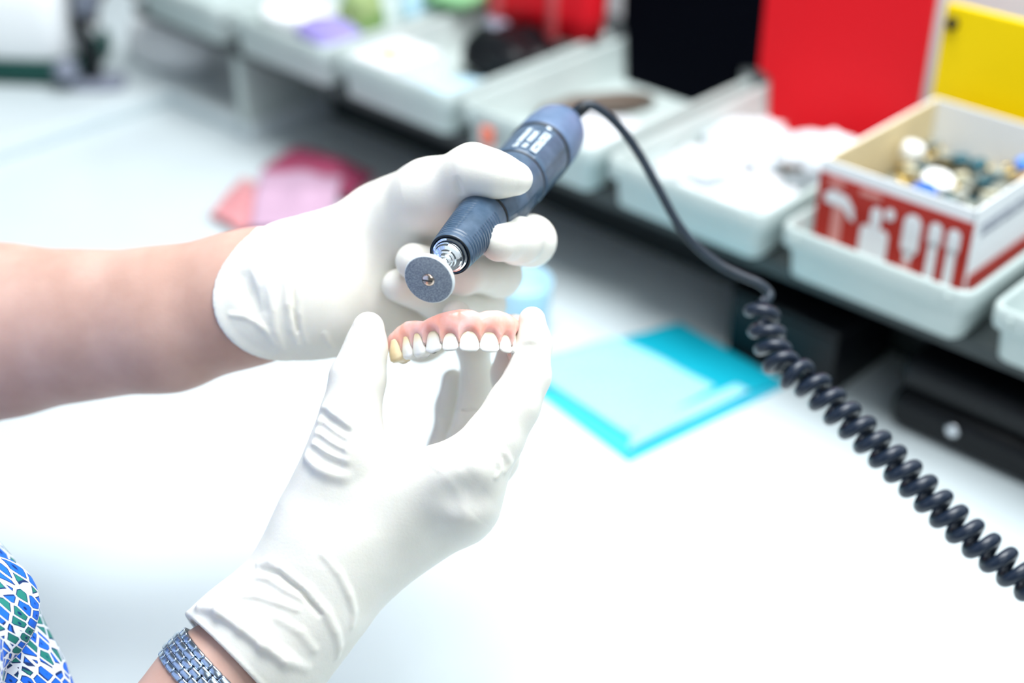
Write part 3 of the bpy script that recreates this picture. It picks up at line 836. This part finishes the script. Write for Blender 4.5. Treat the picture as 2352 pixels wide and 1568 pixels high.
def blouse_mat():
    m = mat('patterned_cloth', (.8, .85, .95), .7, spec=.2)
    N, L, b = nodes(m)
    tc = N.new('ShaderNodeTexCoord'); mp = N.new('ShaderNodeMapping')
    mp.inputs['Rotation'].default_value = (0, 0, 0); mp.inputs['Scale'].default_value = (62, 330, 120)
    rt = N.new('ShaderNodeVectorRotate'); rt.inputs['Axis'].default_value = (1, 0, 0); rt.inputs['Angle'].default_value = -.5
    r0 = N.new('ShaderNodeVectorRotate'); r0.inputs['Axis'].default_value = (0, 0, 1); r0.inputs['Angle'].default_value = YAW
    L.new(tc.outputs['Object'], r0.inputs['Vector']); L.new(r0.outputs[0], rt.inputs['Vector']); L.new(rt.outputs[0], mp.inputs['Vector'])
    ve = N.new('ShaderNodeTexVoronoi'); ve.feature = 'DISTANCE_TO_EDGE'; ve.inputs['Scale'].default_value = 1; ve.inputs['Randomness'].default_value = .5
    vc = N.new('ShaderNodeTexVoronoi'); vc.feature = 'F1'; vc.inputs['Scale'].default_value = 1; vc.inputs['Randomness'].default_value = .5
    L.new(mp.outputs[0], ve.inputs['Vector']); L.new(mp.outputs[0], vc.inputs['Vector'])
    sep = N.new('ShaderNodeSeparateColor'); L.new(vc.outputs['Color'], sep.inputs[0])
    pick = N.new('ShaderNodeValToRGB'); pick.color_ramp.interpolation = 'CONSTANT'
    pick.color_ramp.elements[0].color = (.015, .14, .72, 1); pick.color_ramp.elements[1].position = .64; pick.color_ramp.elements[1].color = (.02, .20, .17, 1)
    L.new(sep.outputs[0], pick.inputs[0])
    core = N.new('ShaderNodeMapRange'); core.inputs['From Min'].default_value = .10; core.inputs['From Max'].default_value = .20
    L.new(vc.outputs['Distance'], core.inputs['Value'])
    mixc = N.new('ShaderNodeMix'); mixc.data_type = 'RGBA'; mixc.inputs[6].default_value = (.005, .03, .15, 1)
    L.new(core.outputs[0], mixc.inputs[0]); L.new(pick.outputs[0], mixc.inputs[7])
    ring = N.new('ShaderNodeValToRGB')
    e = ring.color_ramp.elements; e[0].position = .075; e[0].color = (0, 0, 0, 1); e[1].position = .09; e[1].color = (1, 1, 1, 1)
    L.new(ve.outputs['Distance'], ring.inputs[0])
    out = N.new('ShaderNodeValToRGB'); e = out.color_ramp.elements; e[0].position = .12; e[0].color = (0, 0, 0, 1); e[1].position = .145; e[1].color = (1, 1, 1, 1)
    L.new(ve.outputs['Distance'], out.inputs[0])
    m1 = N.new('ShaderNodeMix'); m1.data_type = 'RGBA'; m1.inputs[6].default_value = (.01, .03, .12, 1)
    L.new(out.outputs[0], m1.inputs[0]); L.new(mixc.outputs[2], m1.inputs[7])
    m2 = N.new('ShaderNodeMix'); m2.data_type = 'RGBA'; m2.inputs[6].default_value = (.80, .86, .95, 1)
    L.new(ring.outputs[0], m2.inputs[0]); L.new(m1.outputs[2], m2.inputs[7])
    L.new(m2.outputs[2], b.inputs['Base Color'])
    return m
field_obj('blouse', blouse_f, (-.64, .10, H - .90), (-.13, .68, H - .03), .0034, blouse_mat(), person)
def trousers_f(P):
    l = wchain([(tb(-.09, .0, -.82), .098), (tb(-.10, .02, -1.05 + .0), .065), (tb(-.10, .0, -1.24), .045)])(P)
    r = wchain([(tb(.09, .0, -.82), .098), (tb(.10, .02, -1.05 + .0), .065), (tb(.10, .0, -1.24), .045)])(P)
    return smin(smin(l, r, .02), ellipsoid(tb(0, 0, -.80), (.165, .112, .10), Mrd)(P), .03)
field_obj('trousers', trousers_f, (-.60, .15, .0), (-.17, .58, H - .68), .006, mat('navy_cloth', (.01, .014, .03), .8), person)
for s in (-1, 1):
    sh_ = obj('shoe', rings_bm([[(x, y, z) for x, y, z in rrect(.042 * k, .125 * k2, zz, .04, 6, 0, .045 * k3)] for zz, k, k2, k3 in ((0, .95, .97, 1), (.012, 1, 1, 1), (.035, .95, .93, .9), (.06, .75, .6, .2))]), M_black, person)
    sh_.location = Vector(tb(.10 * s, 0, -H)) - person.location; sh_.rotation_euler = (0, 0, -YAW)
def hair_f(P):
    s = ellipsoid(hc + DA * -.012 + np.array([0, 0, .028]), (.086, .100, .105), Mrd)(P)
    b = ellipsoid(tb(0, -.06, .0), (.06, .05, .12), Mrd)(P)
    face = (P - tb(0, .075, .0).astype(np.float32)) @ Mrd
    cut = .0 - (face[:, 1] - np.clip(face[:, 2] - .10, 0, 1) * 1.2)
    return smax(smin(s, b, .03), -cut, .01)
field_obj('hair', hair_f, (-.56, .16, H - .14), (-.20, .58, H + .24), .0045, M_hair, person)
for s in (-1, 1):
    e = obj('eye', revolve([(-.011 + .022 * i / 12, max(.0005, .011 * math.sin(math.pi * i / 12))) for i in range(13)], 20), M_white, person)
    e.location = Vector(tb(.03 * s, .108, .085)) - person.location
#==PART4==
# ---------------------------------------------------------------- wristwatch on the right wrist
wA = at(640, 1445, .61); wB = at(395, 1690, .598)
wax = (wB - wA) / np.linalg.norm(wB - wA)
wc_ = at(500, 1577, .606)
wn = np.cross(wax, _F); wn /= np.linalg.norm(wn)          # across the arm, in the picture plane
wd = np.cross(wn, wax); wd /= np.linalg.norm(wd)
if wd @ _F > 0: wd = -wd                                    # towards the viewer
if wn @ np.array([1, 0, 0]) < 0: wn = -wn
watch = empty('wristwatch', tuple(wc_))
watch.matrix_world = Matrix(((wn[0], wax[0], wd[0], wc_[0]), (wn[1], wax[1], wd[1], wc_[1]), (wn[2], wax[2], wd[2], wc_[2]), (0, 0, 0, 1)))
tag(watch, 'steel link wristwatch bracelet on the nearer wrist, below the glove cuff', 'watch')
WRX, WRZ = 136 * .606 / FPX + .0022, (136 * .606 / FPX) / 1.12 + .0022
NL = 30
M_steel2 = mat('brushed_steel', (.50, .58, .68), .20, metal=1)
def ell(th): return np.array([WRX * math.cos(th), 0, WRZ * math.sin(th)])
link_proto = None
def row_bm(hw):
    bm = bmesh.new()
    cols = [(-.0061, .0032), (-.0030, .0031), (0, .0031), (.0030, .0031), (.0061, .0032)]
    for k, (y, w) in enumerate(cols):
        off = hw if k % 2 else 0
        add_box(bm, off, y, -.0002 * abs(k - 2) ** 2, pitch * .98, w - .0001, .0030, .0007, 3)
    return bm
ths = np.linspace(0, 2 * math.pi, 720)
arc = np.concatenate([[0], np.cumsum([np.linalg.norm(ell(b) - ell(a)) for a, b in zip(ths[:-1], ths[1:])])])
pitch = arc[-1] / NL
src = None
for i in range(NL):
    th = float(np.interp((i + .5) * pitch, arc, ths))
    if src is None:
        o = obj('bracelet_link', row_bm(pitch / 2), M_steel2, watch); src = o; sharp(o, 40)
    else:
        o = src.copy(); COL.objects.link(o); o.parent = watch
    p = ell(th); t = ell(th + .01) - p; t /= np.linalg.norm(t); n = np.array([t[2], 0, -t[0]])
    if n @ p < 0: n = -n
    yv = np.cross(n, t)
    o.matrix_local = Matrix(((t[0], yv[0], n[0], p[0]), (t[1], yv[1], n[1], p[1]), (t[2], yv[2], n[2], p[2]), (0, 0, 0, 1)))
case = obj('watch_case', revolve([(0, .013), (.001, .0145), (.005, .0145), (.0065, .012), (.007, .004)], 40), M_steel2, watch)
p = ell(-1.35); case.location = tuple(p * 1.0); case.rotation_euler = (0, math.pi + .2, 0)

# ---------------------------------------------------------------- denture
psi, phi, roll = math.radians(18), math.radians(13), math.radians(2.0)
c1_, s1_ = math.cos(psi), math.sin(psi)
av = c1_ * _X + s1_ * _F; bv = -s1_ * _X + c1_ * _F; cv = _U.copy()
bv, cv = math.cos(phi) * bv - math.sin(phi) * cv, math.sin(phi) * bv + math.cos(phi) * cv
av, cv = math.cos(roll) * av - math.sin(roll) * cv, math.sin(roll) * av + math.cos(roll) * cv
DO = at(1101, 809, .598)
dent = empty('denture', tuple(DO))
dent.matrix_world = Matrix(((av[0], bv[0], cv[0], DO[0]), (av[1], bv[1], cv[1], DO[1]), (av[2], bv[2], cv[2], DO[2]), (0, 0, 0, 1)))
tag(dent, 'full upper denture with pink gum base and ivory teeth, held between gloved fingers', 'denture')
XS = np.linspace(-33.5, 33.5, 241); YS = 44 * (np.abs(XS) / 33.0) ** 3
SS = np.concatenate([[0], np.cumsum(np.hypot(np.diff(XS), np.diff(YS)))]); SS -= SS[120]
def arch(s):
    x = np.interp(s, SS, XS); y = np.interp(s, SS, YS)
    e = .3; tx = np.interp(s + e, SS, XS) - np.interp(s - e, SS, XS); ty = np.interp(s + e, SS, YS) - np.interp(s - e, SS, YS)
    l = math.hypot(tx, ty); return float(x), float(y), tx / l, ty / l
TEETH = [(8.7, 10.2, 3.4), (7.0, 9.6, 3.2), (7.8, 11.0, 4.6), (7.0, 9.8, 6.6), (6.8, 9.2, 7.2), (9.8, 8.4, 8.4)]
pos = []
acc_ = 0
for wdt, hgt, thk in TEETH: pos.append((acc_ + wdt / 2, wdt, hgt, thk)); acc_ += wdt
allt = [(s * p, w, h, t, s, k) for s in (-1, 1) for k, (p, w, h, t) in enumerate(pos)]
tc_ = np.array([a[0] for a in allt]); order = np.argsort(tc_)
edges_s = np.array([-acc_] + [allt[i][0] + allt[i][1] / 2 for i in order])
mid_s = np.array([allt[i][0] for i in order]); hh = np.array([allt[i][2] for i in order])
A2 = np.stack([XS, YS], 1).astype(np.float32)
TN = np.gradient(A2, axis=0); TN /= np.linalg.norm(TN, axis=1)[:, None]
topS = [-60, -44, -40, -34, -29, -24, -16, -8, -3, 0, 3, 8, 15, 20, 27, 34, 42, 60]
topC = [12, 14.5, 16, 17, 16.2, 15.0, 17.0, 18.2, 18.0, 16.8, 17.8, 18.4, 17.4, 16.0, 15.0, 14.0, 12, 10]
def gum_f(Pm):
    P = Pm * 1000
    D = ((P[:, None, 0] - A2[None, ::3, 0]) ** 2 + (P[:, None, 1] - A2[None, ::3, 1]) ** 2)
    j = np.argmin(D, 1) * 3
    rel = P[:, :2] - A2[j]
    tn = TN[j]
    along = (rel * tn).sum(1)
    s = SS[j] + along
    q = rel[:, 0] * tn[:, 1] - rel[:, 1] * tn[:, 0]          # outward positive
    end = np.where((j == 0) | (j == 240), np.abs(along), 0)
    c = P[:, 2]
    near = np.abs(s[:, None] - mid_s[None]).argmin(1)
    half = np.array([allt[i][1] / 2 for i in order])[near]
    u = np.clip(np.abs(s - mid_s[near]) / half, 0, 1)
    bulge = np.cos(u * math.pi)                                # 1 over a root, -1 between teeth
    clow = hh[near] * .98 - .6 - 5.4 * (u ** 2.4)
    clow = np.where(np.abs(s) > acc_, 6, clow)
    ctop = np.interp(s, topS, topC)
    mid = np.clip((c - clow) / np.maximum(ctop - clow, 1), 0, 1)
    th = 2.2 + 1.0 * np.sin(mid * math.pi * .9) - 1.0 * mid ** 3 + .30 * bulge * (1 - mid)
    qc = .0 + .9 * mid
    cc = np.clip(c, clow + 1.8, ctop - 1.4)
    d = np.hypot(q - qc, c - cc) - th
    ridge = np.hypot((q + 3.6) / 1.0, (c - np.clip(c, 6.5, 11))) - 3.2
    d = smin(d, ridge, 2.5)
    rr = np.clip(-q - 2, 0, 40)
    plate = np.abs(c - (10 + 7 * (1 - np.exp(-rr / 7.)))) - 1.1
    plate = np.maximum(plate, q + 3); plate = smax(plate, P[:, 1] - 40, 2)
    d = smin(d, plate, 3)
    d = smax(d, np.abs(s) - 49, 3.5)
    return (d * .9 / 1000).astype(np.float32)
M_gum = mat('gum_acrylic', (.86, .34, .28), .25, sss=.65, sss_rad=(1, .35, .25), sss_scale=.005, coat=.3)
noise_tint(M_gum, 130, (.90, .42, .33), (.90, .55, .52))
gum = obj('gum_base', mesh_field(gum_f, (-.037, -.008, -.002), (.037, .052, .022), .00055, 'gum_base'), M_gum, dent)
def tooth_mat():
    m = mat('tooth_acrylic', (.92, .88, .80), .12, sss=.3, sss_rad=(1, .8, .5), sss_scale=.002, coat=.5)
    N, L, b = nodes(m)
    tc = N.new('ShaderNodeTexCoord'); sp = N.new('ShaderNodeSeparateXYZ'); cr = N.new('ShaderNodeValToRGB')
    L.new(tc.outputs['Generated'], sp.inputs[0]); L.new(sp.outputs[2], cr.inputs[0])
    e = cr.color_ramp.elements; e[0].position = .1; e[0].color = (.88, .87, .84, 1); e[1].position = .95; e[1].color = (.88, .62, .28, 1)
    x = e.new(.5); x.color = (.90, .86, .76, 1)
    L.new(cr.outputs[0], b.inputs['Base Color']); return m
M_tooth = tooth_mat()
M_molar = mat('back_tooth_acrylic', (.90, .74, .48), .15, sss=.3, sss_rad=(1, .7, .4), sss_scale=.002, coat=.5)
def tooth_bm(w, h, t, k):
    rings = []; n = 28; lv = 15
    for i in range(lv + 1):
        v = i / lv
        z = h * 1.12 * v
        f = 1 - .30 * max(0, v - .35) ** 1.3 / .65 ** 1.3
        ww = w / 2 * .985 * f * (.86 + .14 * min(1, v / .10))
        tt = t / 2 * ((.42 + .58 * min(1, v / .6)) if k < 3 else (.86 + .14 * min(1, v / .3)) * (1 - .25 * max(0, v - .6)))
        if i == 0: ww *= .92; tt *= .55 if k < 3 else .7
        yo = -(.35 * t / 2 * (1 - min(1, v / .6))) if k < 3 else 0
        ring = []
        for a in range(n):
            an = 2 * math.pi * a / n; ca, sa = math.cos(an), math.sin(an)
            e = 2 / 2.8
            x = ww * math.copysign(abs(ca) ** e, ca); y = tt * math.copysign(abs(sa) ** e, sa) + yo
            zz = z
            if k >= 3 and v < .25: zz += (.9 * math.cos(2 * an) * (1 - v / .25)) * (.6 if k < 5 else .7)
            if k == 2 and v < .3: zz += abs(x / ww) ** 1.5 * 1.2 * (1 - v / .3)
            if k < 2 and v < .1: zz += (abs(x / ww) ** 4) * .5
            ring.append((x / 1000, y / 1000, zz / 1000))
        rings.append(ring)
    return rings_bm(rings)
for s, w, h, t, side, k in allt:
    x, y, tx, ty = arch(s)
    o = obj('tooth', tooth_bm(w, h, t, k), M_tooth if k < 5 else M_molar, dent)
    nx, ny = ty, -tx                                          # outward
    tilt = math.radians(-7 if k < 3 else 0)
    Rm = Matrix(((-tx if 0 else tx, -nx, 0, 0), (ty, -ny, 0, 0), (0, 0, 1, 0), (0, 0, 0, 1)))
    Rt = Matrix.Rotation(tilt, 4, 'X')
    dz = [0, .5, .1, .4, .6, .9][k]
    yo = .35 if k < 3 else -.2
    loc = Matrix.Translation(((x + nx * yo) / 1000, (y + ny * yo) / 1000, dz / 1000))
    o.matrix_local = loc @ Rm @ Rt
    o['label'] = ['central incisor', 'lateral incisor', 'canine tooth', 'front premolar', 'rear premolar', 'yellowish molar'][k] + (' on the left half' if side < 0 else ' on the right half')

# ---------------------------------------------------------------- handpiece with grinding disc and coiled cord
A0 = at(1033, 586, .59); A1 = at(1238, 350, .69)
hz = (A1 - A0) / np.linalg.norm(A1 - A0)
tcam = CAM - (A0 + A1) / 2; tcam /= np.linalg.norm(tcam)
hx = tcam - hz * (tcam @ hz); hx /= np.linalg.norm(hx)
hy = np.cross(hz, hx)
SG = 1 if (hy @ _X) > 0 else -1
hp = empty('dental_handpiece')
hp.matrix_world = Matrix(((hx[0], hy[0], hz[0], A0[0]), (hx[1], hy[1], hz[1], A0[1]), (hx[2], hy[2], hz[2], A0[2]), (0, 0, 0, 1)))
tag(hp, 'slate blue electric handpiece with round grey grinding disc, gripped by the upper gloved hand', 'handpiece')
M_slate = noise_tint(mat('slate_plastic', (.115, .18, .27), .30, spec=.5), 180, (.035, .068, .115), (.06, .10, .16), bump=.15, bscale=1500, bdist=.0002)
M_slate2 = noise_tint(mat('slate_cap_plastic', (.17, .25, .38), .4), 150, (.085, .14, .24), (.11, .17, .285))
M_rubber = mat('black_rubber', (.006, .009, .012), .5)
M_ink = mat('white_print', (.72, .82, .9), .6)
# disc
M_disc = noise_tint(mat('grey_abrasive', (.3, .34, .38), .8, spec=.3), 2100, (.19, .22, .27), (.36, .40, .45), .38, .62, detail=2, bump=.3, bscale=1500, bdist=.0002)
M_rim = mat('abrasive_rim_lit', (.72, .78, .80), .7)  # same abrasive as the disc, light on the rim painted in as a paler colour
zc = -.0228
dsc = obj('grinding_disc', revolve([(zc - .0012, .0018), (zc - .0012, .0098), (zc - .0010, .0102)], 96, cap1=False, cap0=True), M_disc, hp)
obj('disc_rim', revolve([(zc - .0010, .0102), (zc - .0004, .01065), (zc + .0008, .01065), (zc + .0012, .0103), (zc + .0012, .0015)], 96, cap0=False), M_rim, dsc)['label'] = 'rim of the grinding disc, coloured pale for the light on it'
M_copper = mat('screw_metal', (.78, .62, .52), .12, metal=1)
scr = revolve([(zc - .0011, .0027), (zc - .0016, .0026), (zc - .0020, .0018), (zc - .0021, .0006)], 32)
s_ = obj('screw_head', scr, M_copper, dsc)
g_ = obj('screw_slot', box_bm(0, 0, zc - .0021, .0042, .0005, .0004, M=Matrix.Rotation(.9, 4, 'Z')), M_rubber, s_)
obj('mandrel', revolve([(zc + .0012, .0022), (zc + .0022, .0022), (zc + .0024, .00118), (-.0060, .00118)], 32), M_chrome, hp)
ch = [(-.0088, .0013), (-.0088, .0021), (-.0072, .0023), (-.0070, .0030), (-.0052, .0033), (-.0050, .0041), (-.0036, .0043), (-.0032, .0058), (-.0020, .0062), (-.0018, .0066), (-.0004, .0069), (.0, .0076), (.0012, .0079), (.003, .0079)]
sharp(obj('chuck', revolve(ch, 72, rf=lambda z, r, a: r * (1 + (.012 * math.cos(6 * a) if r > .0073 else 0))), M_chrome, hp), 25)
# ribbed sleeve
def sleeve_r(z, r, a):
    d = SG * math.degrees(math.atan2(math.sin(a), math.cos(a)))
    if z < .0065: on = True
    else: on = not (-32 < d < 14)
    p = .0022
    if .0015 < z < .0335 and on:
        ph = (z % p) / p
        r -= .0007 * max(0, 1 - abs(ph - .5) * 5)
    return r
prof = [(.0018, .0079), (.0004, .0082), (.0, .0086), (.0006, .0091)]
zz_ = .0012
while zz_ < .0395: prof.append((zz_, .0092 + (.0116 - .0092) * ((zz_ - .001) / .039) ** .85)); zz_ += .0004
prof += [(.0398, .0113), (.0402, .0106)]
obj('front_sleeve', revolve(prof, 120, rf=sleeve_r, cap0=False), M_slate, hp)
obj('sleeve_seal', revolve([(.0010, .0080), (.0002, .0084), (-.0002, .0087), (.0004, .0090)], 80, cap0=False, cap1=False), M_rubber, hp)
obj('groove_ring', revolve([(.0395, .0100), (.0395, .01175), (.0412, .01175), (.0412, .0100)], 80), M_rubber, hp)
# waisted facetted grip
def grip_r(z, r, a):
    v = (z - .041) / .042
    f = math.sin(max(0, min(1, v)) * math.pi)
    r *= 1 - .085 * f * max(0, math.cos(4 * (a + .35))) ** 1.0
    d = math.degrees(math.atan2(math.sin(a - .0), math.cos(a - .0)))
    if 50 < d < 125 and .2 < v < .75: r += .00025 * math.sin(z * 2 * math.pi / .0016)
    return r
prof = [(.0410, .0108)]
zz_ = .0412
while zz_ < .0835: prof.append((zz_, .0118 + .0028 * min(1, (zz_ - .041) / .018) ** .8)); zz_ += .0004
prof.append((.0838, .0135))
obj('grip_section', revolve(prof, 144, rf=grip_r), M_slate, hp)
obj('groove_ring', revolve([(.0833, .0120), (.0833, .01465), (.0850, .01465), (.0850, .0120)], 80), M_rubber, hp)
def barrel_r(z, r, a):
    v = (z - .085) / .034
    if .04 < v < .97: r -= .00035 * (1 if (math.cos(8 * a + 1.0) > .75) else 0)
    return r
prof = [(.0844, .0135), (.0850, .0146), (.0880, .0151)] + [(.088 + .0015 * i, .0151 + .0004 * i / 20) for i in range(1, 21)] + [(.1188, .0153), (.1192, .0146)]
obj('barrel', revolve(prof, 160, rf=barrel_r), M_slate, hp)
obj('seal_ring', revolve([(.1180, .0140), (.1180, .01545), (.1190, .0159), (.1205, .0159), (.1215, .0155), (.1215, .0140)], 96), M_rubber, hp)
obj('end_cap', revolve([(.1206, .0145), (.1210, .0154), (.1240, .0158), (.1400, .0156), (.1500, .0146), (.1550, .0128), (.1585, .0090), (.1595, .0040)], 96), M_slate2, hp)
m_ = obj('white_mark', box_bm(.0156, 0, .1172, .0004, .0022, .0022, .0002), M_ink, hp); m_.rotation_euler = (0, 0, -.25)  # small white block beside the seal ring
# worn white lettering, three lines along the barrel
def lettering(deg, z0, z1, hgt, seed, gaps=()):
    rnd = random.Random(seed); bm = bmesh.new(); z = z0
    R0 = .01545; a0 = math.radians(deg)
    def dab(zc, yc, lz, ly):
        an = a0 + yc / R0
        M = Matrix.Rotation(an, 4, 'Z')
        add_box(bm, R0, 0, zc, .0003, ly, lz, M=M)
    while z < z1:
        if any(g0 < z < g1 for g0, g1 in gaps): z += .0009; continue
        w = hgt * .62; st = .00042 if hgt < .003 else .0007
        kind = rnd.randint(0, 4)
        dab(z + st / 2, 0, st, hgt)
        if kind in (0, 1, 3): dab(z + w - st / 2, 0, st, hgt)
        if kind in (0, 2, 4): dab(z + w / 2, hgt / 2 - st / 2, w, st)
        if kind in (1, 2): dab(z + w / 2, 0, w, st)
        if kind in (3, 4): dab(z + w / 2, -hgt / 2 + st / 2, w, st)
        z += w + hgt * .16
    return bm
sgn = 1 if (hy @ _X) > 0 else -1
obj('lettering', lettering(-9 * sgn, .0885, .1105, .0034, 3), M_ink, hp, smooth=False)
obj('lettering', lettering(-27 * sgn, .0885, .1085, .0022, 4, gaps=((.0925, .0955),)), M_ink, hp, smooth=False)
obj('lettering', lettering(-42 * sgn, .0875, .1120, .0022, 5, gaps=((.0920, .0930),)), M_ink, hp, smooth=False)
# cord
M_cord = noise_tint(mat('cord_rubber', (.012, .025, .04), .38), 300, (.005, .013, .024), (.010, .022, .038))
M_coil = mat('coil_rubber', (.008, .016, .034), .33, spec=.6)
def to_local(o): 
    o.parent = hp; o.matrix_parent_inverse = hp.matrix_world.inverted(); return o
capend = A0 + hz * .158
cpath = [capend - hz * .004, capend + hz * .004, at(1345, 242, .723), at(1388, 258, .725), at(1432, 302, .728), at(1472, 360, .73), at(1512, 432, .73), at(1556, 512, .73),
         at(1600, 566, .73), at(1650, 606, .73), at(1700, 632, .729), at(1745, 652, .728), at(1768, 676, .727), at(1752, 700, .722)]
to_local(obj('cable', tube_bm(catmull(cpath, 8), lambda t: .0029 if t < .14 else .0024, 14), M_cord))
to_local(obj('cable_boot', tube_bm(catmull([capend - hz * .003, capend + hz * .006, at(1345, 242, .723)], 6), lambda t: .0046 - .0012 * t, 18), M_rubber))
cl = catmull([at(1744, 690, .715), at(1752, 735, .712), at(1768, 780, .71), at(1782, 818, .706), at(1806, 848, .70), at(1850, 872, .695), at(1902, 920, .69), at(2000, 1012, .682), at(2100, 1108, .675),
              at(2200, 1205, .668), at(2300, 1290, .662), at(2400, 1368, .656), at(2560, 1480, .65), at(2800, 1610, .648), at(3060, 1690, .652), at(3300, 1730, .665)], 30)
cl = [np.array(p) for p in cl]
seglen = np.concatenate([[0], np.cumsum([np.linalg.norm(b - a) for a, b in zip(cl[:-1], cl[1:])])])
path = []; pitch_m = .0098; rad_h = .0062
nst = int(seglen[-1] / pitch_m * 22)
up = None
for i in range(nst):
    sl = seglen[-1] * i / (nst - 1)
    p = np.array([np.interp(sl, seglen, [c[k] for c in cl]) for k in range(3)])
    q = np.array([np.interp(min(sl + .001, seglen[-1]), seglen, [c[k] for c in cl]) for k in range(3)]) - np.array([np.interp(max(sl - .001, 0), seglen, [c[k] for c in cl]) for k in range(3)])
    q /= np.linalg.norm(q)
    if up is None: up = np.cross(q, _F)
    up = up - q * (up @ q); up /= np.linalg.norm(up); b = np.cross(q, up)
    an = -2 * math.pi * sl / pitch_m
    k = min(1, i / 12) * rad_h
    path.append(p + k * (math.cos(an) * up + math.sin(an) * b))
to_local(obj('coiled_cord', tube_bm(path, .0031, 14), M_coil))
